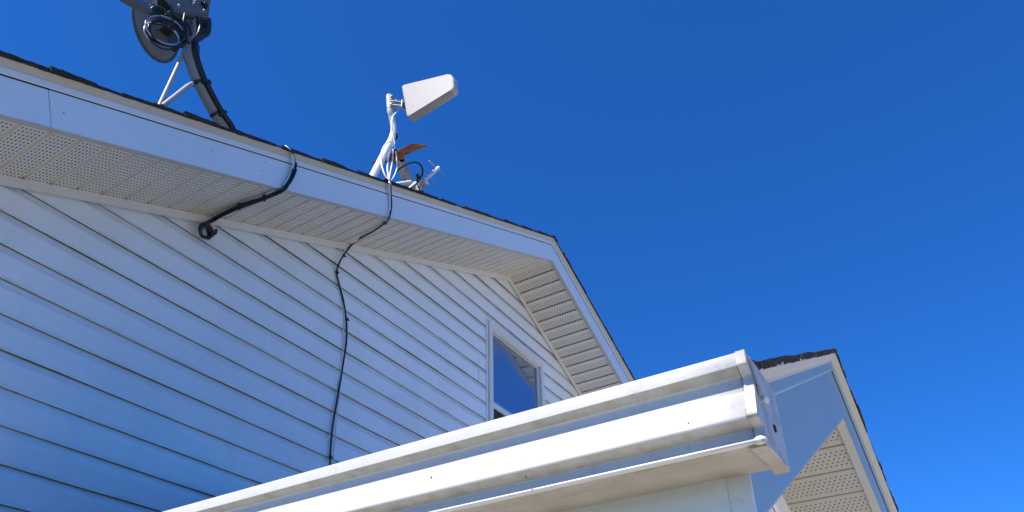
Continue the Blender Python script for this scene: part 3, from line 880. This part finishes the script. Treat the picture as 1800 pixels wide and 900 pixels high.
m = MB(); m.tube([foot + Vector((-.0, -.03, -.02)), atY(286, 186, YD - .01), atY(331, 151, YD - .02), atY(341, 145, YD - .022)], [.0105, .0105, .0115, .0085], 12); m.build('strut', M['grey_light'], sdish, smooth=True)
m = MB(); c = atY(342, 146, YD - .025); m.tube([c + Vector((0, .02, 0)), c + Vector((0, -.02, 0))], .009, 8); m.build('bolt', M['blackmetal'], sdish)
m = MB(); a = mpts[0]; m.obox(a + Vector((0, .02, -.03)), (.09, 0, .09 * MS), (0, .09, 0), (-.004 * MS, 0, .004)); m.build('foot_plate', M['galv'], sdish)
# reflector seen from behind and below
DC = atY(284, 36, YD + .10)
ax_v = (CAM_U * .98 - CAM_R * .12).normalized()
ax_h = (CAM_R * .50 + CAM_F * .80 + Vector((0, 0, -.25))).normalized()
ax_h = (ax_h - ax_v * ax_h.dot(ax_v)).normalized()
ax_n = ax_v.cross(ax_h)
if ax_n.dot(CAM_F) < 0: ax_n = -ax_n
RV, RH = .182, .115
m = MB(); rings = 7; seg = 40
vv = []; ff = []
for sgn in (0, 1):
    for i in range(rings + 1):
        t = i / rings
        for q in range(seg):
            a = 2 * math.pi * q / seg
            vv.append(DC + ax_v * (RV * t * math.sin(a)) + ax_h * (RH * t * math.cos(a)) + ax_n * (.045 * t * t + (.004 if sgn else 0)))
for sgn in (0, 1):
    o = sgn * (rings + 1) * seg
    for i in range(rings):
        for q in range(seg):
            ff.append((o + i * seg + q, o + i * seg + (q + 1) % seg, o + (i + 1) * seg + (q + 1) % seg, o + (i + 1) * seg + q))
o2 = (rings + 1) * seg
for q in range(seg):
    ff.append((rings * seg + q, rings * seg + (q + 1) % seg, o2 + rings * seg + (q + 1) % seg, o2 + rings * seg + q))
m.add(vv, ff)
rim = [DC + ax_v * (RV * math.sin(a)) + ax_h * (RH * math.cos(a)) + ax_n * .046 for a in [2 * math.pi * q / 48 for q in range(49)]]
ref = m.build('reflector', M['dish'], sdish, smooth=True, angle=60)
m = MB(); m.tube(rim, .007, 8, False); m.build('rim', M['grey'], ref, smooth=True)
# back bracket: folded slate plate over a black box, clamp on the mast top
YB = YD - .05
m = MB(); m.prism([atY(297, 18.5, YB), atY(348, 25.5, YB), atY(367, 28.5, YB), atY(369, 9, YB), atY(374, -8, YB), atY(366, -22, YB), atY(290, -22, YB), atY(291, 0, YB), atY(305, 15.5, YB)], (0, .006, 0))
br = m.build('bracket', M['grey'], sdish, bevel=.001)
m = MB(); m.prism([atY(297, 18.8, YB - .012), atY(367, 29, YB - .012), atY(367, 31, YB - .012), atY(297, 20.8, YB - .012)], (0, .03, 0)); m.build('bracket_flange', M['grey'], br)
m = MB(); m.prism([atY(299, 22, YB + .012), atY(371, 31, YB + .012), atY(372.5, 40, YB + .012), atY(371.5, 56, YB + .012), atY(369, 62, YB + .012), atY(351, 60.5, YB + .012), atY(348, 40, YB + .012), atY(327, 40, YB + .012), atY(325, 58, YB + .012), atY(330, 76, YB + .012), atY(322, 68, YB + .012), atY(316, 46, YB + .012), atY(303, 36, YB + .012)], (0, .10, 0))
m.build('back_box', M['blackmetal'], sdish, bevel=.003)
for px, py, r in ((311, 11.5, .009), (339, 5, .007), (337, 8.5, .006), (358, 9, .018), (359, 13, .010), (355, 20, .008), (362, 44, .010)):
    c = atY(px, py, YB); m = MB(); m.tube([c + Vector((0, .006, 0)), c + Vector((0, -.010, 0))], r, 8); m.tube([c + Vector((0, -.008, 0)), c + Vector((0, -.018, 0))], r * .55, 6)
    m.build('bolt', M['galv' if r < .0095 else 'blackmetal'], br, bevel=.001)
m = MB()
c0, c1 = atY(339.5, 56, YD), atY(342.5, 30, YD)
m.tube([c0, c1], .030, 16)
m.obox(atY(331, 46, YD - .035), (.010, 0, .012), (0, .006, 0), (-.012, 0, .040))
m.build('mast_clamp', M['grey'], sdish, bevel=.002)
for py in (38, 44, 50, 57):
    c = atY(338, py, YD - .045); m = MB(); m.tube([c, c + Vector((0, -.02, 0))], .0065, 6); m.build('bolt', M['galv'], sdish)
# feed arm leaving the frame at the upper left
a0, a1 = atY(259, 17, YB - .03), atY(214, -9, YB - .10)
dv = (a1 - a0).normalized(); sdv = Vector((0, 1, 0)); sdv = (sdv - dv * sdv.dot(dv)).normalized(); udv = dv.cross(sdv)
m = MB(); m.obox((a0 + a1) / 2, dv * ((a1 - a0).length / 2), sdv * .018, udv * .0195); arm = m.build('feed_arm', M['grey'], sdish, bevel=.002)
m = MB()
for t in (.02, .25, .45):
    c = a0.lerp(a1, t) + udv * (.020 if udv.z > 0 else -.020)
    m.obox(c, dv * .022, sdv * .014, udv * .003)
m.build('label_plate', M['white_cable'], arm)
m = MB(); m.tube(spline([a0 + Vector((.0, 0, -.004)), atY(273, 24, YB - .01), atY(290, 36, YB + .01), atY(305, 44, YB + .03)], 5), .012, 10); m.build('arm_bar', M['blackmetal'], sdish, smooth=True)
m = MB(); m.prism([atY(275, -5, YB + .03), atY(290, -5, YB + .03), atY(309, 18, YB + .03), atY(306, 30, YB + .03), atY(290, 22, YB + .03), atY(276, 10, YB + .03)], (0, .03, 0)); m.build('skew_plate', M['blackmetal'], sdish, bevel=.003)

for L_ in ([(262, 20), (272, 12), (284, 14), (296, 26), (306, 40)], [(268, 6), (276, 18), (286, 40), (300, 50), (318, 48)], [(300, 10), (306, 26), (318, 34), (330, 42), (336, 62)], [(325, 24), (322, 44), (326, 64), (334, 78)], [(346, 28), (352, 44), (346, 62), (338, 74)]):
    m = MB(); m.tube(spline([atY(x, y, YB - .022 - .004 * (x % 3)) for x, y in L_], 6), .006, 8); m.build('wire', M['black'], sdish, smooth=True)

ck = thing('cable_coil', 'coil of black and grey cable hung behind the satellite dish', 'cable coil', atY(286, 62, YD - .06))
cc = atY(286, 63, YD - .05)
e1 = (atY(316, 76, YD - .05) - cc); e2 = (atY(279, 84, YD - .05) - cc)
for i in range(7):
    sc1 = 1 + .10 * math.sin(i * 1.7); sc2 = .84 + .14 * math.cos(i * 2.3) + .02 * i
    off = Vector((.009 * math.sin(i * 2.1), -.005 * i, .012 * math.cos(i * 1.3)))
    pts = [cc + off + e1 * (sc1 * math.cos(a)) + e2 * (sc2 * math.sin(a)) for a in [2 * math.pi * q / 36 for q in range(37)]]
    m = MB(); m.tube(pts, .0042, 8, False); m.build('cable', M['black'] if i not in (2, 5) else M['galv'], ck, smooth=True)
